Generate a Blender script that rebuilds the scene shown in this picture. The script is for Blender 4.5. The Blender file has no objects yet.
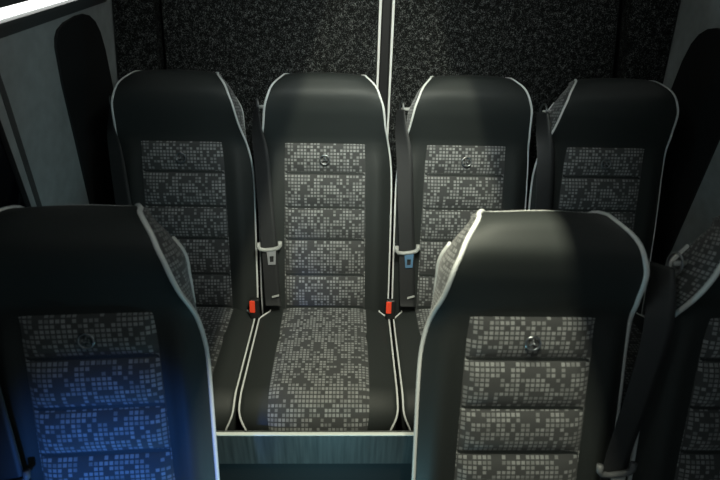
import bpy, bmesh, math
import numpy as np
from mathutils import Vector, Matrix

scene = bpy.context.scene
COL = scene.collection

# ------------------------------------------------------------------ helpers
def mesh_obj(name, verts, faces, mat, parent=None, loc=(0, 0, 0), uvs=None, smooth=True):
    me = bpy.data.meshes.new(name)
    me.from_pydata([tuple(map(float, v)) for v in verts], [], faces)
    if uvs is not None:
        uv = me.uv_layers.new(name='weave')
        for lp in me.loops:
            uv.data[lp.index].uv = uvs[lp.vertex_index]
    bm = bmesh.new(); bm.from_mesh(me)
    bmesh.ops.recalc_face_normals(bm, faces=bm.faces[:])
    bm.to_mesh(me); bm.free()
    if smooth:
        for p in me.polygons: p.use_smooth = True
    me.materials.append(mat)
    o = bpy.data.objects.new(name, me)
    COL.objects.link(o)
    o.location = loc
    if parent: o.parent = parent
    return o

def tag(o, label=None, cat=None, group=None, kind=None):
    if label: o['label'] = label
    if cat: o['category'] = cat
    if group: o['group'] = group
    if kind: o['kind'] = kind
    return o

def empty(name, loc):
    e = bpy.data.objects.new(name, None)
    e.empty_display_size = .05
    e.location = loc
    COL.objects.link(e)
    return e

def grid(rows):
    """rows: list of equally long point lists -> verts, faces"""
    n = len(rows[0]); v = [p for r in rows for p in r]; f = []
    for i in range(len(rows) - 1):
        for j in range(n - 1):
            a = i * n + j
            f.append((a, a + 1, a + n + 1, a + n))
    return v, f

def merge(parts):
    V, F, U = [], [], []
    for p in parts:
        k = len(V); V += list(p[0]); F += [tuple(i + k for i in f) for f in p[1]]
        U += list(p[2]) if len(p) > 2 else [(0, 0)] * len(p[0])
    return V, F, U

def box(c, s):
    cx, cy, cz = c; x, y, z = s[0] / 2, s[1] / 2, s[2] / 2
    v = [(cx + i * x, cy + j * y, cz + k * z) for i in (-1, 1) for j in (-1, 1) for k in (-1, 1)]
    f = [(0, 1, 3, 2), (4, 6, 7, 5), (0, 4, 5, 1), (2, 3, 7, 6), (0, 2, 6, 4), (1, 5, 7, 3)]
    return v, f

def bevel(o, w, seg=2):
    m = o.modifiers.new('bevel', 'BEVEL'); m.width = w; m.segments = seg; m.limit_method = 'ANGLE'
    return o

def tube(path, r, n=8, closed=False):
    P = [Vector(p) for p in path]; V, F = [], []
    m = len(P); up = None
    for i, p in enumerate(P):
        a = P[i - 1] if (i > 0 or closed) else P[i]
        b = P[(i + 1) % m] if (i < m - 1 or closed) else P[i]
        t = (b - a).normalized()
        if up is None:
            up = t.orthogonal().normalized()
        up = (up - t * up.dot(t)).normalized()
        s = t.cross(up)
        rr = r[i] if isinstance(r, (list, tuple)) else r
        for k in range(n):
            an = 2 * math.pi * k / n
            V.append(p + (up * math.cos(an) + s * math.sin(an)) * rr)
    for i in range(m if closed else m - 1):
        for k in range(n):
            a = i * n + k; b = i * n + (k + 1) % n
            c = ((i + 1) % m) * n + (k + 1) % n; d = ((i + 1) % m) * n + k
            F.append((a, b, c, d))
    if not closed:
        F.append(tuple(range(n))[::-1]); F.append(tuple((m - 1) * n + k for k in range(n)))
    return V, F

def prism(poly, dirv):
    """closed polygon (3D points) extruded along dirv"""
    n = len(poly); d = Vector(dirv)
    V = [Vector(p) for p in poly] + [Vector(p) + d for p in poly]
    F = [tuple(range(n))[::-1], tuple(range(n, 2 * n))]
    for i in range(n):
        j = (i + 1) % n
        F.append((i, j, n + j, n + i))
    return V, F

def smooth_curve(xs, ys):
    """Catmull-Rom style (PCHIP) interpolant"""
    xs = np.array(xs, float); ys = np.array(ys, float)
    h = np.diff(xs); d = np.diff(ys) / h
    m = np.zeros_like(xs); m[0] = d[0]; m[-1] = d[-1]
    for i in range(1, len(xs) - 1):
        if d[i - 1] * d[i] > 0:
            w1 = 2 * h[i] + h[i - 1]; w2 = h[i] + 2 * h[i - 1]
            m[i] = (w1 + w2) / (w1 / d[i - 1] + w2 / d[i])
    def f(x):
        x = min(max(x, xs[0]), xs[-1])
        i = min(int(np.searchsorted(xs, x, side='right')) - 1, len(xs) - 2); i = max(i, 0)
        t = (x - xs[i]) / h[i]
        return float((2*t**3-3*t**2+1)*ys[i]+(t**3-2*t**2+t)*h[i]*m[i]+(-2*t**3+3*t**2)*ys[i+1]+(t**3-t**2)*h[i]*m[i+1])
    return f

def sstep(a, b, x):
    t = min(max((x - a) / (b - a), 0), 1)
    return t * t * (3 - 2 * t)

# ------------------------------------------------------------------ materials
def new_mat(name):
    m = bpy.data.materials.new(name); m.use_nodes = True
    nt = m.node_tree; b = nt.nodes['Principled BSDF']
    return m, nt, b

def N(nt, kind, **kw):
    n = nt.nodes.new(kind)
    for k, v in kw.items(): setattr(n, k, v)
    return n

def math_node(nt, op, a, b=None, c=None):
    n = N(nt, 'ShaderNodeMath', operation=op)
    for i, x in enumerate((a, b, c)):
        if x is None: continue
        if isinstance(x, (int, float)): n.inputs[i].default_value = x
        else: nt.links.new(x, n.inputs[i])
    return n.outputs[0]

def simple(name, col, rough=.5, metal=0, spec=.5, noise=None, bump=0, sheen=0):
    m, nt, b = new_mat(name)
    b.inputs['Base Color'].default_value = (*col, 1)
    b.inputs['Roughness'].default_value = rough
    b.inputs['Metallic'].default_value = metal
    b.inputs['Specular IOR Level'].default_value = spec
    b.inputs['Sheen Weight'].default_value = sheen
    if noise:
        tc = N(nt, 'ShaderNodeTexCoord'); nz = N(nt, 'ShaderNodeTexNoise')
        nz.inputs['Scale'].default_value = noise; nz.inputs['Detail'].default_value = 4
        nt.links.new(tc.outputs['Object'], nz.inputs['Vector'])
        rp = N(nt, 'ShaderNodeMapRange'); rp.inputs['To Min'].default_value = .75; rp.inputs['To Max'].default_value = 1.25
        nt.links.new(nz.outputs['Fac'], rp.inputs['Value'])
        mx = N(nt, 'ShaderNodeVectorMath', operation='SCALE'); mx.inputs[0].default_value = col
        nt.links.new(rp.outputs[0], mx.inputs['Scale']); nt.links.new(mx.outputs[0], b.inputs['Base Color'])
        if bump:
            bp = N(nt, 'ShaderNodeBump'); bp.inputs['Strength'].default_value = bump; bp.inputs['Distance'].default_value = .002
            nt.links.new(nz.outputs['Fac'], bp.inputs['Height']); nt.links.new(bp.outputs[0], b.inputs['Normal'])
    return m

def weave_mat():
    """dark upholstery woven with rows of pale little squares, many of them missing"""
    m, nt, b = new_mat('mosaic_fabric')
    uv = N(nt, 'ShaderNodeUVMap'); uv.uv_map = 'weave'
    sp = N(nt, 'ShaderNodeSeparateXYZ'); nt.links.new(uv.outputs[0], sp.inputs[0])
    u, v = sp.outputs[0], sp.outputs[1]
    def cellnoise(su, sv, seed):
        cu = math_node(nt, 'FLOOR', math_node(nt, 'DIVIDE', u, su)); cv = math_node(nt, 'FLOOR', math_node(nt, 'DIVIDE', v, sv))
        cb = N(nt, 'ShaderNodeCombineXYZ'); nt.links.new(cu, cb.inputs[0]); nt.links.new(cv, cb.inputs[1]); cb.inputs[2].default_value = seed
        wn = N(nt, 'ShaderNodeTexWhiteNoise'); wn.noise_dimensions = '3D'; nt.links.new(cb.outputs[0], wn.inputs['Vector'])
        return wn.outputs['Value']
    def tri(x, size):
        fx = math_node(nt, 'ABSOLUTE', math_node(nt, 'SUBTRACT', math_node(nt, 'FRACT', x), .5))
        mr = N(nt, 'ShaderNodeMapRange'); mr.inputs['From Min'].default_value = size; mr.inputs['From Max'].default_value = size - .06
        nt.links.new(fx, mr.inputs['Value']); return mr.outputs[0]
    sq = math_node(nt, 'MULTIPLY', tri(u, .39), tri(v, .37))
    a = math_node(nt, 'GREATER_THAN', cellnoise(1, 1, 3.1), .16)
    c = math_node(nt, 'GREATER_THAN', cellnoise(1, 2, 7.7), .10)
    d = math_node(nt, 'GREATER_THAN', cellnoise(2, 1, 5.3), .07)
    e = math_node(nt, 'GREATER_THAN', cellnoise(2, 4, 9.9), .0)
    on = math_node(nt, 'MULTIPLY', math_node(nt, 'MULTIPLY', a, c), math_node(nt, 'MULTIPLY', d, e))
    br = N(nt, 'ShaderNodeMapRange'); br.inputs['To Min'].default_value = .5; br.inputs['To Max'].default_value = 1.1
    nt.links.new(cellnoise(1, 1, 11.3), br.inputs['Value'])
    fac = math_node(nt, 'MULTIPLY', math_node(nt, 'MULTIPLY', sq, on), br.outputs[0])
    mix = N(nt, 'ShaderNodeMix', data_type='RGBA')
    mix.inputs['A'].default_value = (.040, .042, .043, 1); mix.inputs['B'].default_value = (.225, .233, .233, 1)
    nt.links.new(fac, mix.inputs['Factor'])
    # missing cells are woven a shade lighter than the ground lines
    nt.links.new(mix.outputs['Result'], b.inputs['Base Color'])
    b.inputs['Roughness'].default_value = .85; b.inputs['Sheen Weight'].default_value = .15
    bp = N(nt, 'ShaderNodeBump'); bp.inputs['Strength'].default_value = .25; bp.inputs['Distance'].default_value = .001
    nt.links.new(fac, bp.inputs['Height']); nt.links.new(bp.outputs[0], b.inputs['Normal'])
    return m

def carpet_mat():
    m, nt, b = new_mat('speckled_carpet')
    tc = N(nt, 'ShaderNodeTexCoord')
    vo = N(nt, 'ShaderNodeTexNoise'); vo.inputs['Scale'].default_value = 330; vo.inputs['Detail'].default_value = 3; vo.inputs['Roughness'].default_value = .75
    n2 = N(nt, 'ShaderNodeTexNoise'); n2.inputs['Scale'].default_value = 60; n2.inputs['Detail'].default_value = 3
    for n in (vo, n2): nt.links.new(tc.outputs['Object'], n.inputs['Vector'])
    mix = math_node(nt, 'MULTIPLY_ADD', n2.outputs['Fac'], .35, vo.outputs['Fac'])
    rp = N(nt, 'ShaderNodeValToRGB')
    rp.color_ramp.elements[0].position = .62; rp.color_ramp.elements[0].color = (.005, .0055, .0055, 1)
    rp.color_ramp.elements[1].position = .86; rp.color_ramp.elements[1].color = (.24, .255, .25, 1)
    e = rp.color_ramp.elements.new(.72); e.color = (.014, .0155, .0155, 1)
    nt.links.new(mix, rp.inputs['Fac']); nt.links.new(rp.outputs['Color'], b.inputs['Base Color'])
    b.inputs['Roughness'].default_value = .95; b.inputs['Specular IOR Level'].default_value = .2
    bp = N(nt, 'ShaderNodeBump'); bp.inputs['Strength'].default_value = .8; bp.inputs['Distance'].default_value = .004
    nt.links.new(vo.outputs['Fac'], bp.inputs['Height']); nt.links.new(bp.outputs[0], b.inputs['Normal'])
    return m

def wood_mat():
    m, nt, b = new_mat('grey_wood_laminate')
    tc = N(nt, 'ShaderNodeTexCoord'); mp = N(nt, 'ShaderNodeMapping'); mp.inputs['Scale'].default_value = (60, 8, 3)
    nz = N(nt, 'ShaderNodeTexNoise'); nz.inputs['Scale'].default_value = 2; nz.inputs['Detail'].default_value = 6
    nt.links.new(tc.outputs['Object'], mp.inputs['Vector']); nt.links.new(mp.outputs[0], nz.inputs['Vector'])
    rp = N(nt, 'ShaderNodeValToRGB')
    rp.color_ramp.elements[0].position = .3; rp.color_ramp.elements[0].color = (.035, .037, .037, 1)
    rp.color_ramp.elements[1].position = .75; rp.color_ramp.elements[1].color = (.085, .088, .086, 1)
    nt.links.new(nz.outputs['Fac'], rp.inputs['Fac']); nt.links.new(rp.outputs['Color'], b.inputs['Base Color'])
    b.inputs['Roughness'].default_value = .5
    return m

def emit(name, col, s):
    m, nt, b = new_mat(name)
    b.inputs['Base Color'].default_value = (.8, .8, .8, 1)
    b.inputs['Emission Color'].default_value = (*col, 1); b.inputs['Emission Strength'].default_value = s
    return m

M = dict(
    cloth=simple('black_upholstery', (.0185, .0218, .0212), .6, spec=.35, noise=700, bump=.15),
    weave=weave_mat(),
    piping=simple('pale_piping', (.64, .66, .65), .45),
    shell=simple('black_shell', (.012, .012, .013), .5),
    carpet=carpet_mat(),
    wall=simple('grey_wall_lining', (.47, .515, .52), .7, noise=25),
    dark=simple('dark_panel', (.016, .017, .018), .8),
    glass=simple('tinted_glass', (.004, .005, .008), .06, spec=.6),
    rubber=simple('window_rubber', (.012, .012, .013), .6),
    white=simple('white_edging', (.93, .95, .93), .5),
    webbing=simple('black_webbing', (.017, .018, .019), .55, noise=300, bump=.1),
    grey=simple('grey_plastic', (.36, .37, .36), .45),
    dim=simple('shaded_grey_plastic', (.09, .095, .10), .5),  # grey plastic of the near belt bars, darkened to carry their shade
    metal=simple('chrome', (.36, .38, .40), .28, metal=1),
    black=simple('black_plastic', (.012, .012, .012), .4),
    red=simple('red_plastic', (.95, .075, .03), .4),
    silver=simple('brushed_steel', (.40, .41, .43), .4, metal=.4), blue_lit=simple('steel_blue_reflection', (.13, .26, .42), .4, metal=.4),  # second steel has the reflected blue light mixed into its colour
    wood=wood_mat(),
    edge=simple('pale_edge_strip', (.62, .66, .64), .45),
    floor=simple('dark_floor', (.025, .027, .032), .55, noise=40),
    ceil=simple('grey_headlining', (.22, .22, .22), .85, noise=30),
    lamp=emit('lit_diffuser', (.97, 1, .96), 3),
    lamp2=emit('lit_diffuser_right', (.97, 1, .96), 9),
    housing=simple('lamp_housing', (.10, .105, .105), .6),
)

# ------------------------------------------------------------------ seat shapes
REC = math.radians(18.14); SA, CA = math.sin(REC), math.cos(REC)
PITCH = .0097
def bk(s, l, d):                     # lateral, along the back, forward of its face
    return (s, SA * l - CA * d, CA * l + SA * d)

W = smooth_curve([-.02, .09, .30, .38, .43, .47, .508, .535, .56, .58, .61, .637, .66, .685, .70, .709, .718, .724],
                 [.202, .2035, .2035, .2030, .2015, .198, .192, .186, .180, .175, .170, .165, .157, .147, .136, .127, .118, .113])
ED = smooth_curve([-.02, .25, .38, .43, .47, .508, .535, .56, .58, .61, .637, .66, .685, .70, .709],
                  [-.020, -.022, -.026, -.027, -.022, -.012, .003, .022, .035, .052, .062, .064, .057, .045, .033])
# (height along the back, depth of the edge): up the side, over the crest
ROWS = [(x, ED(x)) for x in [-.02] + list(np.linspace(.02, .50, 24)) + list(np.linspace(.512, .70, 22))] + \
       [(.708, .034), (.7145, .024), (.7190, .014), (.7215, .004), (.7228, -.006), (.7230, -.016), (.7212, -.024), (.7160, -.031)]
WID = [W(l) for l, _ in ROWS]
for i, k in enumerate((.116, .111, .106, .101, .096)):      # over the crest the sides keep closing in
    WID[len(ROWS) - 5 + i] = k
REAR_D = smooth_curve([-.02, .3, .50, .60, .66, .70, .73], [-.125, -.120, -.085, -.062, -.040, -.030, -.058])
RW = smooth_curve([-.02, .36, .44, .52, .58, .62, .68, .73], [.034, .034, .032, .020, .006, .000, .004, .006])

CD = smooth_curve([-.02, .42, .49, .53, .58, .63, .67, .709], [0, 0, .000, .005, .029, .057, .068, .050])   # middle of the face
def front_d(u, l):
    """depth of the face in front of its edge"""
    a = abs(u)
    d = (CD(l) - ED(l)) * (1 - a ** 6) if l < .709 else .017 * (1 - a ** 6)
    d += (1 - sstep(.44, .56, l)) * .012 * math.exp(-((a - .80) / .12) ** 2)
    return d

NU = 28
def front_rows():
    R = []
    for (l, sh), w in zip(ROWS, WID):
        r = []
        for j in range(NU + 1):
            u = -1 + 2 * j / NU
            u = math.copysign(abs(u) ** .85, u)
            arch = .006 * (1 - u * u) * sstep(.66, .73, l)
            r.append(bk(u * w, l + arch, front_d(u, l) + sh))
        R.append(r)
    return R

def edge_pts(side, rear=False):
    P = []
    for (l, sh), w in zip(ROWS, WID):
        if rear:
            P.append(bk(side * (w - RW(l)), l - .012 * sstep(.6, .72, l), min(REAR_D(l), sh - .030)))
        else:
            P.append(bk(side * w, l, sh))
    return P

SEAMS = [.535, .441, .337, .237, .122, .015]
def panel_hw(l): return float(np.interp(l, [.015, .46, .53], [.127, .121, .117]))

def back_panel_mesh():
    ls = []
    for a, b in zip(SEAMS[:-1], SEAMS[1:]):
        for t in np.linspace(0, 1, 13):
            ls.append((a + (b - a) * t, t))
    ls.append((.0, 1.0))
    R, U = [], []
    n = 24
    for k, (l, t) in enumerate(ls):
        puff = .015 * (1 - abs(2 * t - 1) ** 2.8) - .004 if k < len(ls) - 1 else -.004
        r = []
        for j in range(n + 1):
            u = -1 + 2 * j / n
            s = u * panel_hw(l)
            base = front_d(s / W(l), l) + ED(l)
            e = 1 - abs(u) ** 10
            first = (k == 0)
            r.append(bk(s, l, base + (.0045 if not first else -.003) + (puff - .003) * e - .004 * (1 - e)))
            U.append((s / PITCH + 40.5, l / PITCH))
        R.append(r)
    v, f = grid(R)
    return v, f, U

def side_band_mesh():
    parts = []
    for side in (-1, 1):
        A = edge_pts(side); B = edge_pts(side, True); arc = 0
        R, U = [], []
        for i, (a, b) in enumerate(zip(A, B)):
            a = Vector(a); b = Vector(b); r = []
            L = (b - a).length
            if i: arc += (a - Vector(A[i - 1])).length
            for k in range(7):
                t = k / 6
                p = a.lerp(b, t); p.x += side * (.001 + .007 * sstep(.45, .6, ROWS[i][0])) * math.sin(math.pi * t)
                r.append(p); U.append((t * L / PITCH, arc / PITCH))
            R.append(r)
        v, f = grid(R)
        parts.append((v, f, U))
    # over the top: strip joining front crest to rear shell
    top = []; U = []
    w = WID[-1]
    for k in range(5):
        t = k / 4; r = []
        for j in range(NU + 1):
            u = -1 + 2 * j / NU; u = math.copysign(abs(u) ** .85, u)
            l, sh = ROWS[-1]
            fl = l + .006 * (1 - u * u)
            a = Vector(bk(u * w, fl, front_d(u, l) + sh)); b = Vector(bk(u * w, l - .012, min(REAR_D(l), sh - .030) - .008 * (1 - u * u)))
            r.append(a.lerp(b, t)); U.append((u * w / PITCH, 80 + t * 4))
        top.append(r)
    v, f = grid(top); parts.append((v, f, U))
    return merge(parts)

def shell_mesh():
    A = edge_pts(-1, True); B = edge_pts(1, True); R = []
    for i, (a, b) in enumerate(zip(A, B)):
        a = Vector(a); b = Vector(b); r = []
        for j in range(17):
            t = j / 16; u = 2 * t - 1
            p = a.lerp(b, t); k = .012 * (1 - u ** 4)
            p.y += CA * k; p.z -= SA * k
            r.append(p)
        R.append(r)
    return grid(R)

def cushion_profile():
    P = [(.06, -.004), (.02, -.001)]
    for y in np.linspace(-.005, -.326, 18): P.append((y, -y * .05))
    z0 = .34 * .05; r = .072; th0 = math.atan(.05)
    cy, cz = -.338, z0 - r + .001
    for t in np.linspace(0, 1, 15):
        a = math.radians(90 + 84 * t)
        P.append((cy + r * 1.15 * math.cos(a), cz + r * math.sin(a)))
    P += [(P[-1][0] + .001, P[-1][1] - .015), (P[-1][0] + .006, P[-1][1] - .030)]
    return P
CP = cushion_profile()
def cush_n(i):
    a = CP[max(i - 1, 0)]; b = CP[min(i + 1, len(CP) - 1)]
    t = (b[0] - a[0], b[1] - a[1]); L = math.hypot(*t)
    return (t[1] / L, -t[0] / L)
def cush_hw(i):
    y, z = CP[i]
    w = .2035
    if y > -.045: w -= .030 * sstep(-.045, .0, y)
    w -= .020 * (1 - sstep(-.055, .005, z)) * (1 if y < -.38 else 0)
    return w

def cushion_mesh():
    R = []
    for i, (y, z) in enumerate(CP):
        w = cush_hw(i); r = []
        drop = -.085
        r.append((-w * .985, y, min(z, drop)))
        for j in range(25):
            u = -1 + 2 * j / 24; u = math.copysign(abs(u) ** .8, u)
            c = .012 * (1 - abs(u) ** 5)
            ny, nz = cush_n(i); r.append((u * w, y + c * ny, z + c * nz))
        r.append((w * .985, y, min(z, drop)))
        R.append(r)
    return grid(R)

def cushion_panel_mesh():
    R, U = [], []; arc = 0; pv = None
    for i, (y, z) in enumerate(CP):
        if i < 2: continue
        if pv: arc += math.hypot(y - pv[0], z - pv[1])
        pv = (y, z)
        w = cush_hw(i)
        hw = float(np.interp(y, [-.431, -.405, -.3, 0], [.121, .128, .132, .131]))
        crease = .0012 * math.exp(-((y + .14) / .02) ** 2)
        r = []
        for j in range(21):
            s = (-1 + 2 * j / 20) * hw; u = s / w
            e = abs(j - 10) / 10
            c = .012 * (1 - abs(u) ** 5) + .0045 * (1 - e ** 12) - crease
            ny, nz = cush_n(i); r.append((s, y + c * ny, z + c * nz))
            U.append((s / PITCH + 70.5, arc / PITCH + 200))
        R.append(r)
    v, f = grid(R); return v, f, U

def cushion_piping(side):
    P = []
    for i, (y, z) in enumerate(CP[1:-1], 1):
        P.append((side * (cush_hw(i) - .0005), y - (.001 if y < -.4 else 0), z + .002))
    return tube(P, .0027, 6)

def emblem_mesh():
    c = Vector(bk(0, .4824, .0185)); ax = Vector((1, 0, 0)); ay = Vector((0, SA, CA)); n = Vector((0, -CA, SA))
    ring = [c + (ax * math.cos(t) + ay * math.sin(t)) * .0135 for t in np.linspace(0, 2 * math.pi, 28, endpoint=False)]
    parts = [tube(ring, .0021, 8, True)]
    for k in range(3):
        a = math.pi / 2 + k * 2 * math.pi / 3
        d = ax * math.cos(a) + ay * math.sin(a); s = ax * -math.sin(a) + ay * math.cos(a)
        tip = c + d * .0135
        V = [c + s * .0028, c - s * .0028, tip, c + n * .003]
        parts.append((V, [(0, 2, 3), (1, 3, 2), (0, 3, 1), (0, 1, 2)]))
    return merge(parts)

def build_seat(loc, hz, label, group, guide=True, bead=.0046):
    root = tag(empty('bus_seat', loc), label, 'seat', group)
    o = (0, 0, hz)
    v, f = grid(front_rows()); mesh_obj('backrest', v, f, M['cloth'], root, o)
    v, f, u = back_panel_mesh(); bp = mesh_obj('back_panel', v, f, M['weave'], root, o, u); bp['label'] = 'grey mosaic pattern fabric panel'
    v, f, u = emblem_mesh(); mesh_obj('emblem', v, f, M['metal'], bp, smooth=True)['label'] = 'small round metal star emblem'
    v, f, u = side_band_mesh(); mesh_obj('side_band', v, f, M['weave'], root, o, u)['label'] = 'mosaic pattern fabric band'
    v, f = shell_mesh(); mesh_obj('back_shell', v, f, M['shell'], root, o)
    # front piping: up one side, over the crest, down the other
    A = edge_pts(-1); B = edge_pts(1); l, sh = ROWS[-1]
    top = [bk(u * WID[-1], l + .006 * (1 - u * u) + .0005, front_d(u, l) + sh) for u in np.linspace(-.90, .90, 15)]
    out = [(p[0] * 1.0, p[1], p[2]) for p in A] + top + B[::-1]
    v, f = tube(out, bead, 7); mesh_obj('piping', v, f, M['piping'], root, o)['label'] = 'pale piping'
    k = [i for i, (l, sh) in enumerate(ROWS) if .50 < l < .672]
    for side in (-1, 1):
        E = edge_pts(side, True)
        v, f = tube([E[i] for i in k], bead * 1.1, 7)
        mesh_obj('piping', v, f, M['piping'], root, o)['label'] = 'pale piping'
    v, f = cushion_mesh(); mesh_obj('seat_cushion', v, f, M['cloth'], root, o)
    v, f, u = cushion_panel_mesh(); mesh_obj('cushion_panel', v, f, M['weave'], root, o, u)['label'] = 'grey mosaic pattern fabric panel'
    for side in (-1, 1):
        v, f = cushion_piping(side); mesh_obj('cushion_piping', v, f, M['piping'], root, o)['label'] = 'pale piping'
    v, f = box((0, -.18, (hz - .03) / 2), (.36, .36, hz - .03)); mesh_obj('seat_base', v, f, M['shell'], root, smooth=False)
    if not guide: return root
    # belt guide on the left shoulder: a peg and a wire eye
    g0 = Vector(bk(-.166, .632, -.012)); 
    parts = [tube([g0, g0 + Vector((-.030, -.004, 0))], .005, 8)]
    mesh_obj('belt_guide', *merge(parts)[:2], M['grey'], root, o)
    c = g0 + Vector((-.030, -.006, .002))
    eye = [c + Vector((.004 * math.sin(t), -.015 * math.sin(t), .021 * math.cos(t))) for t in np.linspace(0, 2 * math.pi, 20, endpoint=False)]
    mesh_obj('guide_eye', *tube(eye, .0026, 7, True), M['metal'], root, o)['label'] = 'chrome wire eye'
    return root

# rear row of four, front row of three in view
XR = [-.485, -.065, .355, .775]; YR = 1.28; HR = .497
XF = [-.460, .3487, .802]; YF = .5685; HF = .444
rear_labels = ['black bus seat at the left end of the back row, beside the left wall',
               'black back-row bus seat whose whole cushion shows, with a glinting emblem',
               'black back-row bus seat second from the right, its head lit on the left half',
               'black bus seat at the right end of the back row, in shadow']
front_labels = ['large near black bus seat at lower left, its pattern panel lit blue',
                'large near black bus seat right of the aisle, pale light on its head',
                'dim near black bus seat cut off by the right edge of the photo']
for x, lb in zip(XR, rear_labels): build_seat((x, YR, 0), HR, lb, 'back row of bus seats', bead=.0031)
for x, lb in zip(XF, front_labels):
    st = build_seat((x, YF, 0), HF, lb, 'front row of bus seats', guide=(x != XF[1]))
    if x == XF[0]: st.rotation_euler.z = math.radians(3.5)      # turned a touch on its mounts

# ------------------------------------------------------------------ belts and buckles
def strap(pts, width):
    """flat webbing along (s,l,d,twist) points in seat coordinates"""
    c = [smooth_curve(range(len(pts)), [p[k] for p in pts]) for k in range(4)]
    n = 40; R = []
    for i in range(n + 1):
        t = i / n * (len(pts) - 1)
        s, l, d, tw = [g(t) for g in c]
        wv = Vector((math.cos(tw), -CA * math.sin(tw), SA * math.sin(tw)))
        nv = Vector((-math.sin(tw), -CA * math.cos(tw), SA * math.cos(tw)))
        p = Vector(bk(s, l, d)); h = wv * width / 2
        q = nv * .0011
        R.append([p - h + q, p - h * .5 + q * 1.2, p + h * .5 + q * 1.2, p + h + q, p + h - q, p - h - q, p - h + q])
    v, f = grid(R); m = 7
    f.append(tuple(range(6))[::-1]); f.append(tuple((n * m) + k for k in range(6)))
    return v, f

def build_belt(X, Y, hz, lbar, label, pts, tongue_mat, flip=0, lo=-.168):
    root = tag(empty('seat_belt', (X, Y, hz)), label, 'seat belt', 'hanging seat belts')
    v, f = strap(pts, .048); mesh_obj('webbing', v, f, M['webbing'], root)
    ls = [p[1] for p in pts][::-1]; s = float(np.interp(lbar, ls, [p[0] for p in pts][::-1])); d = float(np.interp(lbar, ls, [p[2] for p in pts][::-1]))
    # grey bar with two upturned ends; the webbing runs through it
    P = [(-.033, .020), (-.0325, .006), (-.027, -.001), (-.012, -.003), (.012, .000), (.027, .004), (.0325, .011), (.033, .025)]
    path = [bk(s + a, lbar + b, d + .006) for a, b in P]
    v, f = tube(path, [.0066, .0066, .0062, .006, .006, .0062, .0066, .0066], 8); mesh_obj('tongue_bar', v, f, M['grey' if tongue_mat != 'grey' else 'dim'], root)['label'] = 'grey plastic belt tongue grip'
    # metal tongue with a slot: a flat frame
    c = (s + .006, lbar - .006)
    def fr(a, b, dd): return bk(c[0] + a, c[1] + b, d + dd)
    outer = [(-.014, 0), (.014, .002), (.012, -.042), (-.010, -.043)]
    inner = [(-.006, -.016), (.007, -.015), (.006, -.034), (-.005, -.035)]
    V = [fr(a, b, .008) for a, b in outer] + [fr(a, b, .008) for a, b in inner] + [fr(a, b, .0055) for a, b in outer] + [fr(a, b, .0055) for a, b in inner]
    F = []
    for i in range(4):
        j = (i + 1) % 4
        F += [(i, j, 4 + j, 4 + i), (8 + i, 12 + i, 12 + j, 8 + j), (i, 8 + i, 8 + j, j), (4 + i, 4 + j, 12 + j, 12 + i)]
    mesh_obj('tongue', V, F, M[tongue_mat], root, smooth=False)['label'] = 'slotted metal belt tongue'
    e = pts[-1]
    tg = [bk(e[0] + a, e[1] + .028 + b, e[2] + .003) for a, b in ((-.004, 0), (.018, .006), (.018, .012), (-.004, .006))]
    v, f = prism(tg, Vector((0, -.0012, 0))); mesh_obj('care_tag', v, f, M['grey'], root, smooth=False)['label'] = 'small pale tag'
    return root

std = [(-.199, .630, -.004, 1.2), (-.197, .58, .012, .9), (-.186, .50, .022, .35), (-.177, .36, .024, .1), (-.168, .22, .026, 0), (-.160, .05, .032, 0), (-.158, .03, .036, 0)]
build_belt(XR[0], YR, HR, .20, 'dark seat belt at the left edge of the leftmost back-row seat', std, 'metal')
build_belt(XR[1], YR, HR, .212, 'dark seat belt left of the back-row seat whose whole cushion shows', std, 'silver')
build_belt(XR[2], YR, HR, .206, 'dark seat belt right of the back-row seat whose whole cushion shows', std, 'blue_lit')
build_belt(XR[3], YR, HR, .20, 'dark seat belt at the left edge of the rightmost back-row seat', std, 'metal')
bl = build_belt(XF[0], YF, HF, .205, 'dark seat belt on the near seat lit blue, at the left edge of the photo', std, 'grey')
bl.rotation_euler.z = math.radians(3.5)
build_belt(XF[2], YF, HF, .212, 'dark seat belt hanging between the two near seats on the right', [(p[0] - k, *p[1:]) for p, k in zip(std, (.022, .026, .040, .068, .100, .118, .120))], 'grey')

def build_buckle(X, Y, hz, label):
    root = tag(empty('belt_buckle', (X, Y, hz)), label, 'seat belt buckle', 'red-button belt buckles')
    tilt = math.radians(14)
    def pt(x, y, z): return (x, y * math.cos(tilt) + z * math.sin(tilt), z * math.cos(tilt) - y * math.sin(tilt))
    v, f = box((.002, 0, .028), (.031, .022, .066)); o = mesh_obj('buckle_body', [pt(*p) for p in v], f, M['black'], root, smooth=False); bevel(o, .005, 3)
    v, f = box((-.004, -.0115, .038), (.017, .006, .040)); o = mesh_obj('release_button', [pt(*p) for p in v], f, M['red'], root, smooth=False); bevel(o, .0025, 2)
    o['label'] = 'bright red release button'
    v, f = tube([pt(0, .002, -.045), pt(0, .002, -.02), pt(0, .002, 0)], .009, 8); mesh_obj('stalk', v, f, M['black'], root)
    return root
build_buckle(-.283, YR - .035, HR + .006, 'black buckle with red button left of the back-row cushion seen whole')
build_buckle(.139, YR - .035, HR + .006, 'black buckle with red button right of the back-row cushion seen whole')

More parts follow.
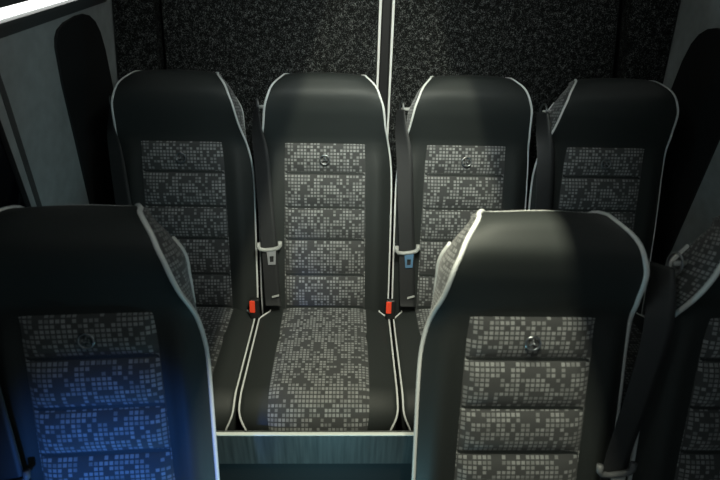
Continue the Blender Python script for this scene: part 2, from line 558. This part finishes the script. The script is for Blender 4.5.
# ------------------------------------------------------------------ bench front under the back row
root = tag(empty('bench_base', (.145, YR - .460, 0)), 'grey wood-grain bench front with pale top edge below the back row cushions', 'bench base')
v, f = box((0, .012, .424), (1.70, .018, .108)); mesh_obj('front_board', v, f, M['wood'], root, smooth=False)['label'] = 'grey wood-grain board'
v, f = box((0, .008, .4815), (1.70, .010, .0045)); o = mesh_obj('edge_strip', v, f, M['edge'], root, smooth=False); bevel(o, .002); o['label'] = 'pale edge strip'
v, f = box((0, .022, .185), (1.70, .010, .370)); mesh_obj('kick_panel', v, f, M['dark'], root, smooth=False)['label'] = 'dark kick panel'

# ------------------------------------------------------------------ the vehicle's inside
def struct(name, v, f, m, parent=None, smooth=False):
    o = mesh_obj(name, v, f, m, parent, smooth=smooth)
    if parent is None: o['kind'] = 'structure'
    return o
YD = 1.85
XL = lambda z: -.763 - .15 * (1.321 - z)
XRt = lambda z: 1.088 + .13 * (1.36 - z)
Y0 = -1.3; ZT = 1.44
v, f = box((.15, .35, -.02), (2.5, 3.4, .04)); struct('floor', v, f, M['floor'])
for nm, fx, sg in (('wall_left', XL, -1), ('wall_right', XRt, 1)):
    poly = [(fx(0), Y0, 0), (fx(ZT), Y0, ZT), (fx(ZT) + sg * .05, Y0, ZT), (fx(0) + sg * .05, Y0, 0)]
    v, f = prism(poly, (0, YD + .12 - Y0, 0)); struct(nm, v, f, M['wall'])
# roof: curved headlining from wall top to wall top
R = []
for i in range(25):
    t = i / 24; x = XL(ZT) - .02 + (XRt(ZT) - XL(ZT) + .04) * t
    z = ZT + .44 * (1 - abs(2 * t - 1) ** 3.2)
    R.append([(x, Y0, z), (x, YD + .12, z), (x, YD + .12, z + .03), (x, Y0, z + .03), (x, Y0, z)])
v, f = grid(R); struct('ceiling', v, f, M['ceil'])
v, f = box((.15, YD + .10, .95), (2.3, .05, 1.9)); struct('wall_rear', v, f, M['dark'])
# carpeted rear doors: edges lean in towards the roof
def slab(name, x0b, x0t, x1b, x1t, y, th, m, z0=.02, z1=1.80):
    # x given at z=1.118 (b) and z=1.325 (t)
    ex = lambda b, t, z: b + (t - b) * (z - 1.118) / .207
    poly = [(ex(x0b, x0t, z0), y, z0), (ex(x1b, x1t, z0), y, z0), (ex(x1b, x1t, z1), y, z1), (ex(x0b, x0t, z1), y, z1)]
    v, f = prism(poly, (0, th, 0)); o = struct(name, v, f, m); bevel(o, .006, 2); return o
slab('door_1', -.632, -.612, .101, .101, YD, .05, M['carpet'])
slab('door_2', .153, .153, .945, .905, YD, .05, M['carpet'])
slab('trim_1', .102, .101, .110, .110, YD - .004, .05, M['white'])
slab('trim_2', .146, .144, .154, .153, YD - .004, .05, M['white'])
slab('trim_3', .1105, .1105, .1455, .1435, YD + .012, .03, M['rubber'])
slab('trim_4', -.790, -.760, -.648, -.626, YD - .03, .07, M['carpet'])
slab('trim_5', .975, .930, 1.115, 1.090, YD - .03, .07, M['carpet'])

# dark rounded blank windows beside the back row, and the real window ahead of the left one
def on_wall(fx, inset):
    return lambda y, z: (fx(z) + inset, y, z)
out_ = [(1.43, 1.26), (1.44, 1.16), (1.468, 1.02), (1.53, .70), (1.58, .45), (1.93, .45), (1.852, .72), (1.80, .97), (1.772, 1.08),
        (1.742, 1.19), (1.715, 1.25), (1.685, 1.285), (1.65, 1.306), (1.61, 1.316), (1.56, 1.318), (1.49, 1.312), (1.452, 1.300), (1.436, 1.284)]
for nm, fx, sg in (('window_1', XL, 1), ('window_2', XRt, -1)):
    out2 = [(min(y, YD - .035 - 0), z) for y, z in out_]
    q = [Vector((fx(z) - sg * .004, y, z)) for y, z in out2]
    v, f = prism(q, (sg * .010, 0, 0)); o = struct(nm, v, f, M['dark']); bevel(o, .004, 2)
for nm, fx, sg in (('window_3', XL, 1), ('window_4', XRt, -1)):
    ol = [(1.110, 1.235), (1.133, 1.156), (1.182, .931), (1.236, .70), (1.245, .66), (1.21, .64), (.1, .64), (.06, .68), (.06, 1.22), (.10, 1.27), (1.09, 1.27)]
    q = [Vector((fx(z) - sg * .004, y, z)) for y, z in ol]
    v, f = prism(q, (sg * .008, 0, 0)); w = struct(nm, v, f, M['glass'])
    cy = sum(y for y, z in ol) / len(ol); cz = sum(z for y, z in ol) / len(ol)
    dense = []
    for i in range(len(ol)):
        a = ol[i]; b = ol[(i + 1) % len(ol)]
        for t in np.linspace(0, 1, 6)[:-1]: dense.append((a[0] + (b[0] - a[0]) * t, a[1] + (b[1] - a[1]) * t))
    v, f = tube([(fx(z) + sg * .003, y, z) for y, z in dense], .008, 8, True); mesh_obj('window_seal', v, f, M['rubber'], w)
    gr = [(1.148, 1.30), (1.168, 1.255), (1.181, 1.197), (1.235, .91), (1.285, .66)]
    # dark strip for the groove outside the seal, its shade put into the colour
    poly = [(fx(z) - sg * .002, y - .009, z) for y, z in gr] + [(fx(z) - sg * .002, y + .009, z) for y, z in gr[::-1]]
    v, f = prism(poly, (sg * .005, 0, 0)); mesh_obj('groove_shade', v, f, M['housing'], w, smooth=False)

# strip lights along both cornices
for fx, sg, lb in ((XL, 1, 'long white strip light along the left wall cornice, lit'), (XRt, -1, 'long strip light along the right wall cornice, just in the top right corner')):
    y0, y1, z = (-1.0, 1.74, 1.376) if sg > 0 else (.15, 1.565, 1.396)
    r = tag(empty('strip_light', (fx(z), (y0 + y1) / 2, z)), lb, 'strip light', 'cornice strip lights')
    L = y1 - y0
    v, f = box((sg * .010, 0, 0), (.014, L, .020)); o = mesh_obj('diffuser', v, f, M['lamp' if sg > 0 else 'lamp2'], r, smooth=False); bevel(o, .004, 2); o['label'] = 'glowing white diffuser'
    poly = [(sg * .001, -L / 2 - .01, .030), (sg * .020, -L / 2 - .01, .030), (sg * .020, -L / 2 - .01, .0125), (sg * .012, -L / 2 - .01, .0125), (sg * .001, -L / 2 - .01, .0125)]
    v, f = prism(poly, (0, L + .02, 0)); mesh_obj('housing', v, f, M['housing'], r, smooth=False)
    poly = [(sg * .001, -L / 2 - .01, -.0125), (sg * .030, -L / 2 - .01, -.0125), (sg * .028, -L / 2 - .01, -.020), (sg * .008, -L / 2 - .01, -.046), (sg * .001, -L / 2 - .01, -.046)]
    v, f = prism(poly, (0, L + .02, 0)); mesh_obj('shade_lip', v, f, M['housing'], r, smooth=False)  # dark lip added to shade the wall and form the shadow band

# ------------------------------------------------------------------ lights
def light(name, kind, loc, energy, col, **kw):
    d = bpy.data.lights.new(name, kind); d.energy = energy; d.color = col
    for k, v in kw.items(): setattr(d, k, v)
    o = bpy.data.objects.new(name, d); o.location = loc; COL.objects.link(o); return o
def aim(o, p):
    o.rotation_euler = (Vector(p) - o.location).to_track_quat('-Z', 'Y').to_euler()
# a narrow louvred lamp recessed over the aisle: deep side fins cut its light off to the left and right
lx, ly0, ly1, lz = .112, .22, .95, 1.84
r = tag(empty('aisle_lamp', (lx, (ly0 + ly1) / 2, lz)), 'long slot lamp with deep side fins recessed over the aisle', 'ceiling lamp')
v, f = box((0, 0, .008), (.08, ly1 - ly0 + .02, .008)); mesh_obj('lamp_back', v, f, M['black'], r, smooth=False)
for sg in (-1, 1):
    v, f = box((sg * .037, 0, -.046), (.006, ly1 - ly0 + .02, .10)); mesh_obj('fin', v, f, M['black'], r, smooth=False)
a = light('aisle_lamp_light', 'AREA', (lx, (ly0 + ly1) / 2, lz), 19, (1, .99, .76), shape='RECTANGLE', size=.005, size_y=ly1 - ly0)
g = light('aisle_fill', 'POINT', (.04, .40, 1.58), 1.9, (.90, 1, .98), shadow_soft_size=.06)  # unseen fill added to brighten the side bands and piping along the aisle
d = light('rear_fill', 'AREA', (.06, .70, 1.76), 1.9, (.90, 1, .98), shape='DISK', size=.10, spread=math.radians(84))  # unseen fill added to brighten the rear doors and back row
aim(d, (.10, 1.60, 1.02))
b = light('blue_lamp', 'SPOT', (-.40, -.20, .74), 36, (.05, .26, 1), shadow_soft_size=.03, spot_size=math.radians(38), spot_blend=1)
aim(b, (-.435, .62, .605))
t = light('step_lamp', 'POINT', (-.04, .52, .34), 2.6, (.35, .85, 1), shadow_soft_size=.04)

w = bpy.data.worlds.new('night'); scene.world = w; w.use_nodes = True
w.node_tree.nodes['Background'].inputs[0].default_value = (.78, .95, 1, 1)
w.node_tree.nodes['Background'].inputs[1].default_value = .14

# ------------------------------------------------------------------ camera
f_px, pitch, yaw, roll = 515.38, .56, .0321, .0277
fw = Vector((math.sin(yaw) * math.cos(pitch), math.cos(yaw) * math.cos(pitch), -math.sin(pitch)))
rt = Vector((math.cos(yaw), -math.sin(yaw), 0)); up = rt.cross(fw)
r2 = rt * math.cos(roll) + up * math.sin(roll); u2 = -rt * math.sin(roll) + up * math.cos(roll)
cd = bpy.data.cameras.new('camera'); cd.sensor_width = 36; cd.lens = f_px * 36 / 720; cd.clip_start = .01
cd.dof.use_dof = True; cd.dof.focus_distance = 1.75; cd.dof.aperture_fstop = 4.5
cam = bpy.data.objects.new('camera', cd); COL.objects.link(cam)
m3 = Matrix((r2, u2, -fw)).transposed()
cam.matrix_world = Matrix.Translation((0, 0, 1.57)) @ m3.to_4x4()
scene.camera = cam
scene.view_settings.view_transform = 'Standard'; scene.view_settings.look = 'None'
scene.view_settings.gamma = 1; scene.view_settings.use_curve_mapping = False
scene.view_settings.exposure = 0
